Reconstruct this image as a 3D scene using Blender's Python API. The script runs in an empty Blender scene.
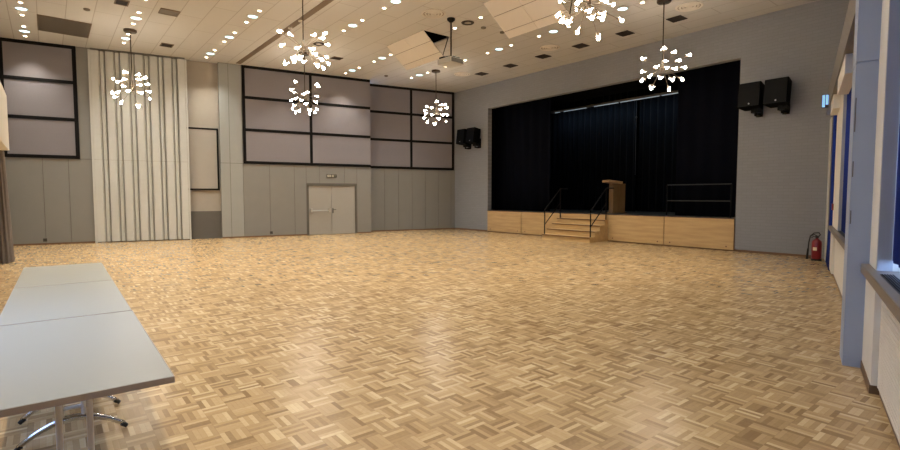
import bpy, bmesh, math, random
from mathutils import Vector, Matrix
random.seed(4)
S = bpy.context.scene
COL = S.collection
PI = math.pi
ZC = 6.35            # ceiling height

# ------------------------------------------------------------------ materials
def lin(c):
    r = []
    for v in c:
        v /= 255.0
        r.append(v / 12.92 if v <= 0.04045 else ((v + 0.055) / 1.055) ** 2.4)
    return (r[0], r[1], r[2], 1.0)

class NT:
    """small node-tree writer"""
    def __init__(s, name):
        s.m = bpy.data.materials.new(name); s.m.use_nodes = True
        s.t = s.m.node_tree; s.b = s.t.nodes['Principled BSDF']
    def n(s, typ, **kw):
        nd = s.t.nodes.new(typ)
        for k, v in kw.items(): setattr(nd, k, v)
        return nd
    def l(s, a, b): s.t.links.new(a, b)
    def math(s, op, a, b=None, c=None):
        nd = s.n('ShaderNodeMath', operation=op)
        for i, v in enumerate((a, b, c)):
            if v is None: continue
            if isinstance(v, (int, float)): nd.inputs[i].default_value = v
            else: s.l(v, nd.inputs[i])
        return nd.outputs[0]
    def mix(s, f, a, b, blend='MIX'):
        nd = s.n('ShaderNodeMix', data_type='RGBA', blend_type=blend)
        for i, v in ((0, f), (6, a), (7, b)):
            if isinstance(v, (int, float, tuple)): nd.inputs[i].default_value = v
            else: s.l(v, nd.inputs[i])
        return nd.outputs[2]
    def obj(s):
        return s.n('ShaderNodeTexCoord').outputs['Object']
    def noise(s, scale, detail=3, vec=None, stretch=None):
        nd = s.n('ShaderNodeTexNoise'); nd.inputs['Scale'].default_value = scale; nd.inputs['Detail'].default_value = detail
        v = vec or s.obj()
        if stretch:
            mp = s.n('ShaderNodeMapping'); mp.inputs['Scale'].default_value = stretch; s.l(v, mp.inputs[0]); v = mp.outputs[0]
        s.l(v, nd.inputs['Vector']); return nd.outputs['Fac']
    def bump(s, h, strength, dist=0.01):
        bp = s.n('ShaderNodeBump'); bp.inputs['Strength'].default_value = strength; bp.inputs['Distance'].default_value = dist
        s.l(h, bp.inputs['Height']); s.l(bp.outputs[0], s.b.inputs['Normal'])

def plain(name, c, rough=0.6, metal=0.0, var=0.06, scale=6.0, bump=0.0, stretch=None, spec=None, coat=0):
    t = NT(name); b = t.b
    b.inputs['Roughness'].default_value = rough; b.inputs['Metallic'].default_value = metal
    if spec is not None: b.inputs['Specular IOR Level'].default_value = spec
    if coat: b.inputs['Coat Weight'].default_value = coat
    c = lin(c); f = t.noise(scale, 4, stretch=stretch)
    lo = tuple(v * (1 - var) for v in c[:3]) + (1,); hi = tuple(min(1, v * (1 + var)) for v in c[:3]) + (1,)
    t.l(t.mix(f, lo, hi), b.inputs['Base Color'])
    if bump: t.bump(f, bump)
    return t.m

def emit(name, c, strength):
    t = NT(name); b = t.b
    b.inputs['Base Color'].default_value = lin(c); b.inputs['Emission Color'].default_value = lin(c)
    b.inputs['Emission Strength'].default_value = strength
    return t.m

def parquet():
    t = NT('mosaic_parquet'); b = t.b; B = 0.163; F = 5
    sp = t.n('ShaderNodeSeparateXYZ'); t.l(t.obj(), sp.inputs[0])
    u = t.math('DIVIDE', sp.outputs[0], B); v = t.math('DIVIDE', sp.outputs[1], B)
    cu = t.math('FLOOR', u); cv = t.math('FLOOR', v)
    fu = t.math('FRACT', u); fv = t.math('FRACT', v)
    par = t.math('FLOORED_MODULO', t.math('ADD', cu, cv), 2)
    a = t.math('ADD', t.math('MULTIPLY', fu, par), t.math('MULTIPLY', fv, t.math('SUBTRACT', 1, par)))
    a5 = t.math('MULTIPLY', a, F); fin = t.math('FLOOR', a5); ff = t.math('FRACT', a5)
    cb = t.n('ShaderNodeCombineXYZ'); t.l(cu, cb.inputs[0]); t.l(cv, cb.inputs[1]); t.l(fin, cb.inputs[2])
    wn = t.n('ShaderNodeTexWhiteNoise', noise_dimensions='3D'); t.l(cb.outputs[0], wn.inputs['Vector'])
    cb2 = t.n('ShaderNodeCombineXYZ'); t.l(cu, cb2.inputs[0]); t.l(cv, cb2.inputs[1])
    wn2 = t.n('ShaderNodeTexWhiteNoise', noise_dimensions='2D'); t.l(cb2.outputs[0], wn2.inputs['Vector'])
    val = t.math('ADD', t.math('MULTIPLY', wn.outputs['Value'], 0.82), t.math('MULTIPLY', wn2.outputs['Value'], 0.18))
    gr = t.noise(38, 3)
    val = t.math('ADD', val, t.math('MULTIPLY', t.math('SUBTRACT', gr, 0.5), 0.25))
    rp = t.n('ShaderNodeValToRGB'); t.l(val, rp.inputs[0]); e = rp.color_ramp.elements
    e[0].position = 0.08; e[0].color = lin((132, 105, 73)); e[1].position = 0.95; e[1].color = lin((202, 177, 137))
    m = e.new(0.35); m.color = lin((161, 133, 95)); m = e.new(0.7); m.color = lin((178, 149, 108))
    # groove between the fingers and around each square
    d = t.math('MINIMUM', ff, t.math('SUBTRACT', 1, ff))
    g = t.math('LESS_THAN', d, 0.035)
    du = t.math('MINIMUM', fu, t.math('SUBTRACT', 1, fu)); dv = t.math('MINIMUM', fv, t.math('SUBTRACT', 1, fv))
    g2 = t.math('LESS_THAN', t.math('MINIMUM', du, dv), 0.012)
    gg = t.math('MULTIPLY', t.math('MAXIMUM', g, g2), 0.3)
    big = t.noise(0.35, 2)
    c = t.mix(gg, rp.outputs[0], lin((120, 90, 58)))
    c = t.mix(t.math('MULTIPLY', big, 0.12), c, lin((170, 140, 100)))
    t.l(c, b.inputs['Base Color'])
    b.inputs['Roughness'].default_value = 0.25; b.inputs['Specular IOR Level'].default_value = 0.5
    return t.m

def ceiling_mat():
    t = NT('ceiling_tile'); b = t.b
    mp = t.n('ShaderNodeMapping'); mp.inputs['Location'].default_value = (15.03, 0.05, 0); t.l(t.obj(), mp.inputs[0])
    br = t.n('ShaderNodeTexBrick'); t.l(mp.outputs[0], br.inputs['Vector'])
    br.offset = 0.5; br.offset_frequency = 2; br.squash = 1
    for k, v in (('Scale', 1.0), ('Mortar Size', 0.012), ('Mortar Smooth', 0.3), ('Bias', 0.0), ('Brick Width', 2.25), ('Row Height', 0.585)):
        br.inputs[k].default_value = v
    br.inputs['Color1'].default_value = lin((198, 196, 191)); br.inputs['Color2'].default_value = lin((194, 192, 187)); br.inputs['Mortar'].default_value = lin((166, 162, 154))
    f = t.noise(40, 2)
    t.l(t.mix(t.math('MULTIPLY', f, 0.12), br.outputs['Color'], lin((190, 186, 178))), b.inputs['Base Color'])
    b.inputs['Roughness'].default_value = 0.85
    return t.m

def block_mat():
    t = NT('grey_blockwork'); b = t.b
    sp = t.n('ShaderNodeSeparateXYZ'); t.l(t.obj(), sp.inputs[0])
    cb = t.n('ShaderNodeCombineXYZ'); t.l(sp.outputs[0], cb.inputs[0]); t.l(sp.outputs[2], cb.inputs[1])
    br = t.n('ShaderNodeTexBrick'); t.l(cb.outputs[0], br.inputs['Vector']); br.offset = 0.5
    for k, v in (('Scale', 1.0), ('Mortar Size', 0.006), ('Mortar Smooth', 0.6), ('Bias', 0.0), ('Brick Width', 0.25), ('Row Height', 0.083)):
        br.inputs[k].default_value = v
    br.inputs['Color1'].default_value = lin((146, 147, 148)); br.inputs['Color2'].default_value = lin((142, 143, 144)); br.inputs['Mortar'].default_value = lin((134, 135, 136))
    f = t.noise(9, 4)
    t.l(t.mix(t.math('MULTIPLY', f, 0.25), br.outputs['Color'], lin((135, 136, 137))), b.inputs['Base Color'])
    b.inputs['Roughness'].default_value = 0.85
    t.bump(br.outputs['Fac'], -0.12, 0.004)
    return t.m

def wood(name, c1, c2, stretch, rough=0.42):
    t = NT(name); b = t.b
    f = t.noise(2.2, 5, stretch=stretch)
    rp = t.n('ShaderNodeValToRGB'); t.l(f, rp.inputs[0]); e = rp.color_ramp.elements
    e[0].position = 0.3; e[0].color = lin(c1); e[1].position = 0.7; e[1].color = lin(c2)
    t.l(rp.outputs[0], b.inputs['Base Color']); b.inputs['Roughness'].default_value = rough
    return t.m

def fabric(name, c, var=0.1, scale=60, rough=0.95):
    return plain(name, c, rough=rough, var=var, scale=scale, spec=0.15)

M = {}
M['floor'] = parquet(); M['ceil'] = ceiling_mat(); M['block'] = block_mat()
M['panelling'] = plain('grey_beige_panelling', (131, 129, 124), 0.55, var=0.04, scale=3)
M['pilaster'] = plain('pale_grey_pilaster', (152, 153, 148), 0.5, var=0.04, scale=3)
M['seam'] = plain('dark_seam', (96, 90, 80), 0.8)
M['recess'] = plain('beige_recess_wall', (166, 158, 146), 0.75, var=0.04)
M['recess_low'] = plain('dark_grey_base', (96, 92, 86), 0.7)
M['fabric'] = fabric('mauve_grey_fabric', (133, 128, 131))
M['frame'] = plain('black_brown_frame', (8, 5, 5), 0.6, spec=0.2)
M['partition'] = plain('pale_partition', (196, 196, 190), 0.5, var=0.04)
M['partition_dark'] = plain('partition_hinge', (136, 133, 124), 0.6)
M['brown'] = plain('brown_skirting', (112, 82, 54), 0.5)
M['door'] = plain('grey_door', (160, 157, 149), 0.4, var=0.03)
M['door_frame'] = plain('dark_grey_door_frame', (94, 90, 83), 0.45)
M['chrome'] = plain('chrome', (205, 205, 205), 0.18, 1.0, var=0.02)
M['satin'] = plain('satin_steel', (178, 178, 176), 0.35, 0.9, var=0.03)
M['alu'] = plain('painted_grey_tube', (214, 211, 205), 0.4, 0.0, var=0.02)
M['black'] = plain('matt_black', (14, 14, 15), 0.75, spec=0.2)
M['blackmetal'] = plain('black_metal', (7, 7, 8), 0.6, spec=0.2)
M['rail'] = plain('dark_rail', (14, 9, 8), 0.5, spec=0.2)
M['railgrey'] = plain('dark_grey_tube', (30, 31, 33), 0.45)
M['speaker'] = plain('speaker_black', (5, 5, 5), 0.8, scale=90, var=0.3, spec=0.1)
M['stagewood'] = wood('light_oak_veneer', (184, 150, 102), (204, 172, 120), (0.6, 1, 6))
M['stepwood'] = wood('oak_step', (178, 146, 98), (200, 168, 116), (0.8, 4, 4))
M['stepedge'] = plain('dark_step_edge', (112, 80, 48), 0.5)
M['stagedeck'] = plain('dark_grey_stage_floor', (66, 66, 64), 0.35, var=0.1)
M['stageblack'] = plain('stage_black', (7, 7, 8), 0.9, spec=0.1)
M['navycloth'] = fabric('blue_black_velvet', (6, 11, 18), 0.25, 12)
M['legcloth'] = fabric('navy_black_velvet', (3, 6, 18), 0.25, 12)
M['lectern'] = wood('lectern_oak', (128, 98, 62), (146, 114, 74), (5, 5, 0.7))
M['lectern_top'] = wood('lectern_top_oak', (196, 160, 112), (208, 174, 126), (1, 4, 4))
M['table'] = plain('grey_laminate', (152, 149, 137), 0.34, var=0.02, scale=2)
M['table_edge'] = plain('brown_grey_edge', (168, 152, 138), 0.5)
M['bulb'] = emit('frosted_bulb', (255, 240, 220), 62.0)
M['bronze'] = plain('dark_bronze', (70, 58, 46), 0.4, 0.6)
M['socket'] = plain('pale_socket', (138, 124, 106), 0.4, 0.5)
M['down'] = emit('cool_downlight', (200, 245, 255), 3.0)
M['spotlens'] = emit('warm_spot', (255, 238, 208), 14.0)
M['whitetrim'] = plain('white_trim', (205, 198, 184), 0.5)
M['ventdark'] = plain('dark_brown_vent', (46, 36, 30), 0.7)
M['grille'] = plain('grey_grille', (104, 96, 84), 0.6)
M['ringshade'] = plain('diffuser_shadow_gap', (126, 110, 88), 0.8)
M['reflector'] = plain('cream_reflector', (218, 210, 196), 0.7, var=0.03)
M['track'] = plain('track_brown', (112, 96, 78), 0.7)
M['projector'] = plain('projector_grey', (176, 172, 160), 0.45)
M['projdark'] = plain('projector_dark', (84, 78, 68), 0.5)
M['column'] = plain('grey_column', (158, 167, 182), 0.55, var=0.03)
M['cream'] = plain('cream_pier', (222, 217, 204), 0.6, var=0.03)
M['reveal'] = plain('grey_reveal', (172, 174, 178), 0.6)
M['pelmet'] = plain('pelmet_brown_grey', (116, 108, 98), 0.6)
M['sill'] = plain('grey_brown_sill', (112, 102, 92), 0.4)
M['sillgrille'] = plain('sill_grille_dark', (42, 46, 58), 0.4)
M['radiator'] = plain('radiator_cream', (220, 212, 198), 0.5)
M['navy'] = fabric('navy_blind', (20, 44, 122), 0.12, 30)
M['outside'] = plain('shadow_wall', (120, 116, 108), 0.9)
M['red'] = plain('extinguisher_red', (132, 18, 22), 0.3, coat=0.4)
M['label'] = plain('cream_label', (228, 205, 165), 0.5)
M['rubber'] = plain('black_rubber', (18, 18, 18), 0.6)
M['exitglow'] = emit('exit_sign_face', (150, 205, 255), 0.7)
M['tube'] = emit('dim_tube', (196, 214, 226), 0.4)
M['drape'] = fabric('brown_grey_drape', (116, 107, 100), 0.12, 20)
M['signdark'] = plain('sign_dark', (58, 54, 48), 0.5)
M['signlight'] = plain('sign_pale', (176, 170, 152), 0.5)
def glass():
    t = NT('window_glass'); b = t.b
    b.inputs['Base Color'].default_value = (0.92, 0.96, 1, 1); b.inputs['Roughness'].default_value = 0.02
    b.inputs['Transmission Weight'].default_value = 1.0; b.inputs['IOR'].default_value = 1.02
    return t.m
M['glass'] = glass()

# ------------------------------------------------------------------ mesh helpers
class MB:
    def __init__(s): s.bm = bmesh.new(); s.mi = 0
    def _f(s, vs):
        try:
            f = s.bm.faces.new(vs); f.material_index = s.mi; return f
        except ValueError: return None
    def hexa(s, p):      # 8 points: bottom ring 0-3, top ring 4-7
        v = [s.bm.verts.new(q) for q in p]
        for q in ((3, 2, 1, 0), (4, 5, 6, 7), (0, 1, 5, 4), (1, 2, 6, 5), (2, 3, 7, 6), (3, 0, 4, 7)): s._f([v[i] for i in q])
        return s
    def box(s, x0, x1, y0, y1, z0, z1, mat=None):
        p = [(x0, y0, z0), (x1, y0, z0), (x1, y1, z0), (x0, y1, z0), (x0, y0, z1), (x1, y0, z1), (x1, y1, z1), (x0, y1, z1)]
        if mat is not None: p = [mat @ Vector(q) for q in p]
        return s.hexa(p)
    def tube(s, pts, r, n=10, closed=False, cap=True):
        pts = [Vector(p) for p in pts]; rings = []
        rr = r if isinstance(r, (list, tuple)) else [r] * len(pts)
        up = None
        for i, p in enumerate(pts):
            if closed: d = pts[(i + 1) % len(pts)] - pts[i - 1]
            else: d = pts[min(i + 1, len(pts) - 1)] - pts[max(i - 1, 0)]
            d.normalize()
            if up is None: up = Vector((0, 0, 1)) if abs(d.z) < 0.9 else Vector((1, 0, 0))
            a = d.cross(up)
            if a.length < 1e-4: a = d.cross(Vector((0, 1, 0)))
            a.normalize(); b = a.cross(d); up = b
            rings.append([s.bm.verts.new(p + rr[i] * (math.cos(2 * PI * k / n) * a + math.sin(2 * PI * k / n) * b)) for k in range(n)])
        m = len(rings)
        for i in range(m if closed else m - 1):
            A, B = rings[i], rings[(i + 1) % m]
            for k in range(n): s._f([A[k], A[(k + 1) % n], B[(k + 1) % n], B[k]])
        if cap and not closed: s._f(rings[0][::-1]); s._f(rings[-1])
        return s
    def lathe(s, prof, n=24, c=(0, 0, 0), mat=None):
        rings = []
        for r, z in prof:
            if r < 1e-5: pts = [Vector((0, 0, z))]
            else: pts = [Vector((r * math.cos(2 * PI * k / n), r * math.sin(2 * PI * k / n), z)) for k in range(n)]
            pts = [(mat @ p) if mat is not None else p + Vector(c) for p in pts]
            rings.append([s.bm.verts.new(p) for p in pts])
        for A, B in zip(rings, rings[1:]):
            for k in range(n):
                k2 = (k + 1) % n
                if len(A) == 1 and len(B) == 1: continue
                if len(A) == 1: s._f([A[0], B[k2], B[k]])
                elif len(B) == 1: s._f([A[k], A[k2], B[0]])
                else: s._f([A[k], A[k2], B[k2], B[k]])
        return s
    def grid(s, rows):
        V = [[s.bm.verts.new(p) for p in r] for r in rows]
        for a, b in zip(V, V[1:]):
            for i in range(len(a) - 1): s._f([a[i], a[i + 1], b[i + 1], b[i]])
        return s
    def build(s, name, mats, parent=None, smooth=False, bevel=0, loc=None):
        if not isinstance(mats, (list, tuple)): mats = [mats]
        bmesh.ops.recalc_face_normals(s.bm, faces=s.bm.faces)
        me = bpy.data.meshes.new(name); s.bm.to_mesh(me); s.bm.free()
        for m in mats: me.materials.append(m)
        if smooth:
            for p in me.polygons: p.use_smooth = True
        o = bpy.data.objects.new(name, me); COL.objects.link(o)
        if parent is not None: o.parent = parent
        if loc is not None: o.location = loc
        if bevel:
            b = o.modifiers.new('bevel', 'BEVEL'); b.width = bevel; b.segments = 2; b.limit_method = 'ANGLE'
        return o

def tag(o, label, cat, group=None):
    o['label'] = label; o['category'] = cat
    if group: o['group'] = group
    return o
def thing(name, label, cat, loc=(0, 0, 0), rz=0, group=None):
    o = bpy.data.objects.new(name, None); COL.objects.link(o); o.location = loc; o.rotation_euler = (0, 0, rz); o.empty_display_size = 0.1
    return tag(o, label, cat, group)
def struct(o): o['kind'] = 'structure'; return o
def dup(root, loc=None, label=None, rz=None):
    r = root.copy(); COL.objects.link(r)
    if loc is not None: r.location = loc
    if rz is not None: r.rotation_euler = (0, 0, rz)
    if label: r['label'] = label
    for ch in list(root.children):
        c = ch.copy(); COL.objects.link(c); c.parent = r
        for g in list(ch.children):
            d = g.copy(); COL.objects.link(d); d.parent = c
    return r
ORD = ['first', 'second', 'third', 'fourth', 'fifth', 'sixth', 'seventh']

# wall segments of the slanted back wall: t along, o inwards
class Seg:
    def __init__(s, A, B):
        s.A = Vector((A[0], A[1], 0)); d = Vector((B[0], B[1], 0)) - s.A; s.L = d.length; s.u = d.normalized(); s.n = Vector((s.u.y, -s.u.x, 0))
        if s.n.x < 0: s.n = -s.n
    def t(s, Y): return (Y - s.A.y) / s.u.y
    def p(s, t, o, z): q = s.A + s.u * t + s.n * o; return Vector((q.x, q.y, z))
    def box(s, mb, t0, t1, o0, o1, z0, z1):
        return mb.hexa([s.p(t0, o0, z0), s.p(t1, o0, z0), s.p(t1, o1, z0), s.p(t0, o1, z0), s.p(t0, o0, z1), s.p(t1, o0, z1), s.p(t1, o1, z1), s.p(t0, o1, z1)])
# right wall: s along towards the stage, n outwards from the line through the camera
RD = Vector((-0.2764, 0.96104, 0)); RE = Vector((0.96104, 0.2764, 0))
def R(s_, n_, z): q = RD * s_ + RE * n_; return Vector((q.x, q.y, z))
def rbox(mb, s0, s1, n0, n1, z0, z1):
    return mb.hexa([R(s0, n0, z0), R(s1, n0, z0), R(s1, n1, z0), R(s0, n1, z0), R(s0, n0, z1), R(s1, n0, z1), R(s1, n1, z1), R(s0, n1, z1)])

YS = 14.95           # stage wall
# ------------------------------------------------------------------ room shell
m = MB(); m.box(-21.6, 2.2, -1.6, YS + 0.25, -0.2, 0.0); struct(m.build('floor', M['floor']))
# ceiling with two openings for the drop-down reflectors
P1 = (-14.03, -12.03, 8.65, 9.68); P2 = (-9.46, -7.46, 8.65, 9.75)
xs = [-21.6, P1[0], P1[1], P2[0], P2[1], 2.2]; m = MB()
for i in range(5):
    x0, x1 = xs[i], xs[i + 1]
    hole = P1 if i == 1 else P2 if i == 3 else None
    if hole: m.box(x0, x1, -1.6, hole[2], ZC, ZC + 0.03); m.box(x0, x1, hole[3], YS + 0.25, ZC, ZC + 0.03)
    else: m.box(x0, x1, -1.6, YS + 0.25, ZC, ZC + 0.03)
ceiling = struct(m.build('ceiling', M['ceil']))
for P in (P1, P2):   # black void above each opening
    m = MB(); e = 0.08
    m.box(P[0] - e, P[1] + e, P[2] - e, P[3] + e, ZC + 1.0, ZC + 1.05)
    m.box(P[0] - e, P[0], P[2] - e, P[3] + e, ZC + 0.03, ZC + 1.0); m.box(P[1], P[1] + e, P[2] - e, P[3] + e, ZC + 0.03, ZC + 1.0)
    m.box(P[0], P[1], P[2] - e, P[2], ZC + 0.03, ZC + 1.0); m.box(P[0], P[1], P[3], P[3] + e, ZC + 0.03, ZC + 1.0)
    struct(m.build('ceiling_void', M['stageblack']))
# partition track recessed along the ceiling
m = MB(); m.box(-19.2, 0.6, 5.47, 5.64, ZC - 0.012, ZC + 0.05); struct(m.build('trim_1', M['track']))

# stage wall with the proscenium opening
SX0, SX1, SZ0, SZ1 = -16.0, -5.89, 0.92, 5.33
m = MB(); m.box(-19.6, SX0, YS, YS + 0.22, 0, ZC); m.box(SX1, -2.4, YS, YS + 0.22, 0, ZC); m.box(SX0, SX1, YS, YS + 0.22, SZ1, ZC)
struct(m.build('wall_stage', M['block']))
m = MB(); m.box(-18.24, SX0, YS - 0.015, YS, 0, 0.06); m.box(SX1 + 0.0, -3.9, YS - 0.015, YS, 0, 0.06); struct(m.build('baseboard_stage', M['brown']))
# stage house
m = MB(); m.box(-17.4, -4.4, 19.6, 19.8, 0, 6.6); struct(m.build('wall_stage_back', M['stageblack']))
m = MB(); m.box(-17.4, -17.2, YS + 0.22, 19.6, 0, 6.6); struct(m.build('wall_stage_left', M['stageblack']))
m = MB(); m.box(-4.6, -4.4, YS + 0.22, 19.6, 0, 6.6)
struct(m.build('wall_stage_right', M['stageblack']))
m = MB(); m.box(-17.4, -4.4, YS + 0.22, 19.8, 6.4, 6.6); struct(m.build('ceiling_stage', M['stageblack']))

# left wall (behind the tables) with an unseen window added for its daylight
DX0, DX1, DZ = -5.2, -2.9, 2.9
m = MB(); m.box(-21.3, DX0, -1.3, -1.1, 0, ZC); m.box(DX1, 2.2, -1.3, -1.1, 0, ZC); m.box(DX0, DX1, -1.3, -1.1, DZ, ZC); m.box(DX0, DX1, -1.3, -1.1, 0, 1.0)
struct(m.build('wall_left', M['recess']))
d2 = struct(bpy.data.objects.new('window_4', None)); COL.objects.link(d2); d2.location = (DX0, -1.2, 0)
m = MB()
for x in (0, 1.12, 2.24): m.box(x, x + 0.06, -0.04, 0.04, 1.0, DZ)
m.box(0.06, 2.24, -0.04, 0.04, DZ - 0.06, DZ); m.box(0.06, 2.24, -0.04, 0.04, 1.0, 1.06)
m.build('window_frame', M['door_frame'], d2)
m = MB(); m.box(0.06, 1.12, -0.008, 0.008, 1.06, DZ - 0.06); m.box(1.18, 2.24, -0.008, 0.008, 1.06, DZ - 0.06); m.build('glass_pane', M['glass'], d2)

# back wall segments
S1 = Seg((-20.63, -1.1), (-20.25, 1.25)); SP = Seg((-20.2, 1.23), (-19.6, 3.88)); SR = Seg((-19.87, 3.95), (-19.67, 4.95))
S2 = Seg((-19.47, 4.93), (-18.48, 10.58)); S3 = Seg((-19.13, 10.8), (-18.245, 14.95))
def panelled(seg, t0, t1, seams, mat, z0=0.0, z1=2.76, holes=None, gap=0.012):
    """boards with dark gaps between, on a dark core"""
    m = MB(); m.mi = 1
    if holes:
        h0, h1, hz = holes[0]
        seg.box(m, t0, h0, -0.02, -0.012, z0, z1); seg.box(m, h1, t1, -0.02, -0.012, z0, z1); seg.box(m, h0, h1, -0.02, -0.012, hz, z1)
    else: seg.box(m, t0, t1, -0.02, -0.012, z0, z1)
    m.mi = 0; c = [t0] + [s for s in seams if t0 < s < t1] + [t1]
    for a, b in zip(c, c[1:]):
        zz = z0
        if holes:
            for (h0, h1, hz) in holes:
                if a >= h0 - 1e-3 and b <= h1 + 1e-3: zz = hz
        seg.box(m, a + gap / 2, b - gap / 2, -0.012, 0.0, zz, z1 - gap)
    return struct(m.build('wall_back', [mat, M['seam']]))
def core(seg, t0, t1, th, z0=0.0, z1=ZC, mat=None):
    m = MB(); seg.box(m, t0, t1, -th, -0.02, z0, z1); return struct(m.build('wall_back', mat or M['panelling']))
core(S1, -0.3, S1.L, 0.2)
panelled(S1, -0.2, S1.L, [S1.t(-0.1), S1.t(0.55)], M['panelling'])
m = MB(); S1.box(m, S1.t(0.83), S1.L, -0.02, 0.0, 2.77, ZC); struct(m.build('wall_back', M['panelling']))
core(SR, -0.35, SR.L + 0.3, 0.12, 1.0, ZC, M['recess'])
m = MB(); SR.box(m, -0.35, SR.L + 0.3, -0.12, 0.02, 0, 1.0); struct(m.build('wall_back', M['recess_low']))
m = MB(); SP.box(m, -0.1, SP.L + 0.1, -0.5, -0.45, 0, ZC); struct(m.build('wall_back', M['recess']))
DR0, DR1 = S2.t(7.95), S2.t(9.98)
m = MB(); S2.box(m, 0, DR0, -0.62, -0.02, 0, ZC); S2.box(m, DR1, S2.L, -0.62, -0.02, 0, ZC); S2.box(m, DR0, DR1, -0.62, -0.02, 2.06, ZC); S2.box(m, DR0, DR1, -0.62, -0.14, 0, 2.06)
struct(m.build('wall_back', M['panelling']))
panelled(S2, 0, S2.t(5.68), [S2.t(5.25)], M['pilaster']); panelled(S2, 0, S2.t(5.68), [S2.t(5.25)], M['pilaster'], 2.76, ZC)
panelled(S2, S2.t(5.68), S2.L, [S2.t(6.6), S2.t(7.5), DR0, S2.t(8.47), S2.t(9.47), DR1], M['panelling'], holes=[(DR0, DR1, 2.06)])
core(S3, 0, S3.L + 0.1, 0.2)
panelled(S3, 0, S3.L, [S3.t(10.9 + 0.64 * k) for k in range(1, 7)], M['panelling'])
m = MB()
for sg, a, b in ((S1, 0, S1.L), (SR, 0, SR.L), (S2, 0, DR0), (S2, DR1, S2.L), (S3, 0, S3.L)): sg.box(m, a, b, 0.0, 0.014, 0, 0.05)
struct(m.build('baseboard_back', M['brown']))

# double door in the back wall
d1 = struct(bpy.data.objects.new('door_1', None)); COL.objects.link(d1)
fw = 0.085
m = MB(); S2.box(m, DR0, DR0 + fw, -0.14, 0.012, 0, 2.06); S2.box(m, DR1 - fw, DR1, -0.14, 0.012, 0, 2.06); S2.box(m, DR0 + fw, DR1 - fw, -0.14, 0.012, 1.96, 2.06)
m.build('door_frame', M['door_frame'], d1)
mid = (DR0 + DR1) / 2 - 0.03
lf = MB(); S2.box(lf, DR0 + fw, mid - 0.004, -0.07, -0.02, 0.01, 1.958); lf = lf.build('door_leaf', M['door'], d1, bevel=0.006)
rf = MB(); S2.box(rf, mid + 0.004, DR1 - fw, -0.07, -0.02, 0.01, 1.958); rf = rf.build('door_leaf', M['door'], d1, bevel=0.006)
m = MB(); zb = 1.0
m.tube([S2.p(DR0 + fw + 0.09, 0.045, zb - 0.03), S2.p(mid - 0.1, 0.045, zb - 0.03)], 0.016)
for t_ in (DR0 + fw + 0.09, mid - 0.1): S2.box(m, t_ - 0.045, t_ + 0.045, -0.02, 0.06, zb - 0.1, zb + 0.06)
pb = m.build('panic_bar', M['satin'], lf)
m = MB(); S2.box(m, mid + 0.03, mid + 0.07, -0.02, -0.012, zb - 0.14, zb + 0.06); m.tube([S2.p(mid + 0.05, -0.015, zb), S2.p(mid + 0.05, 0.03, zb), S2.p(mid + 0.17, 0.03, zb)], 0.011)
m.build('door_handle', M['signdark'], rf)

# exit sign over the door
es = thing('exit_sign', 'small dark exit pictogram sign on the wall above the grey double door', 'sign', S2.p(S2.t(8.94), 0.0, 2.29), math.atan2(S2.u.y, S2.u.x))
m = MB(); m.box(-0.2, 0.2, -0.03, -0.002, 0, 0.13); m.build('sign_case', M['signdark'], es)
m = MB(); m.box(-0.18, -0.03, -0.034, -0.03, 0.018, 0.112); m.box(0.0, 0.16, -0.034, -0.03, 0.018, 0.112); m.build('sign_face', M['signlight'], es)
m = MB()      # arrow at left, running figure and door at right
m.box(-0.15, -0.075, -0.037, -0.034, 0.058, 0.07); m.hexa([(-0.085, -0.037, 0.04), (-0.055, -0.037, 0.064), (-0.055, -0.034, 0.064), (-0.085, -0.034, 0.04), (-0.085, -0.037, 0.088), (-0.056, -0.037, 0.065), (-0.056, -0.034, 0.065), (-0.085, -0.034, 0.088)])
m.build('arrow', M['signdark'], es)
m = MB(); m.box(0.1, 0.15, -0.037, -0.034, 0.02, 0.105); m.box(0.05, 0.062, -0.037, -0.034, 0.055, 0.085); m.box(0.03, 0.082, -0.037, -0.034, 0.07, 0.078); m.box(0.04, 0.05, -0.037, -0.034, 0.025, 0.055); m.box(0.062, 0.078, -0.037, -0.034, 0.045, 0.055); m.box(0.05, 0.062, -0.037, -0.034, 0.09, 0.102)
m.build('pictogram', M['signdark'], es)

# framed fabric wall panels
RZ = [6.32, 5.185, 4.0, 2.8]
def wall_frame(seg, Ya, Yb, cuts, bars, label, mat=M['fabric'], name='acoustic_panel', w=0.105):
    root = thing(name, label, 'wall panel', seg.p(0, 0, 0), 0, 'black framed fabric panels on the back wall'); root.location = (0, 0, 0)
    ta, tb = seg.t(Ya), seg.t(Yb); m = MB()
    for z in RZ: seg.box(m, ta, tb, 0.0, 0.035, z - w / 2 - (0.02 if z == RZ[0] else 0), z + w / 2 - (0.02 if z == RZ[0] else 0))
    for b in bars:
        seg.box(m, seg.t(b) - w / 2, seg.t(b) + w / 2, 0.0, 0.034, RZ[3], RZ[0])
    m.build('frame', M['frame'], root)
    edges = [ta] + [seg.t(c) for c in cuts] + [tb]
    for a, b in zip(edges, edges[1:]):
        for zt, zb_ in zip(RZ, RZ[1:]):
            m = MB(); seg.box(m, a + 0.004, b - 0.004, 0.001, 0.015, zb_ + 0.004, zt - 0.004); m.build('fabric_panel', mat, root)
wall_frame(S1, -1.05, 0.86, [], [-0.97, 0.81], 'tall black framed stack of mauve fabric panels left of the pleated partition')
wall_frame(S2, 5.70, 10.57, [8.16], [5.75, 8.16], 'black framed mauve fabric panels above the grey double door')
wall_frame(S3, 10.82, 14.88, [12.78], [12.78, 14.83], 'black framed mauve fabric panels in the corner by the stage wall')
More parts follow.
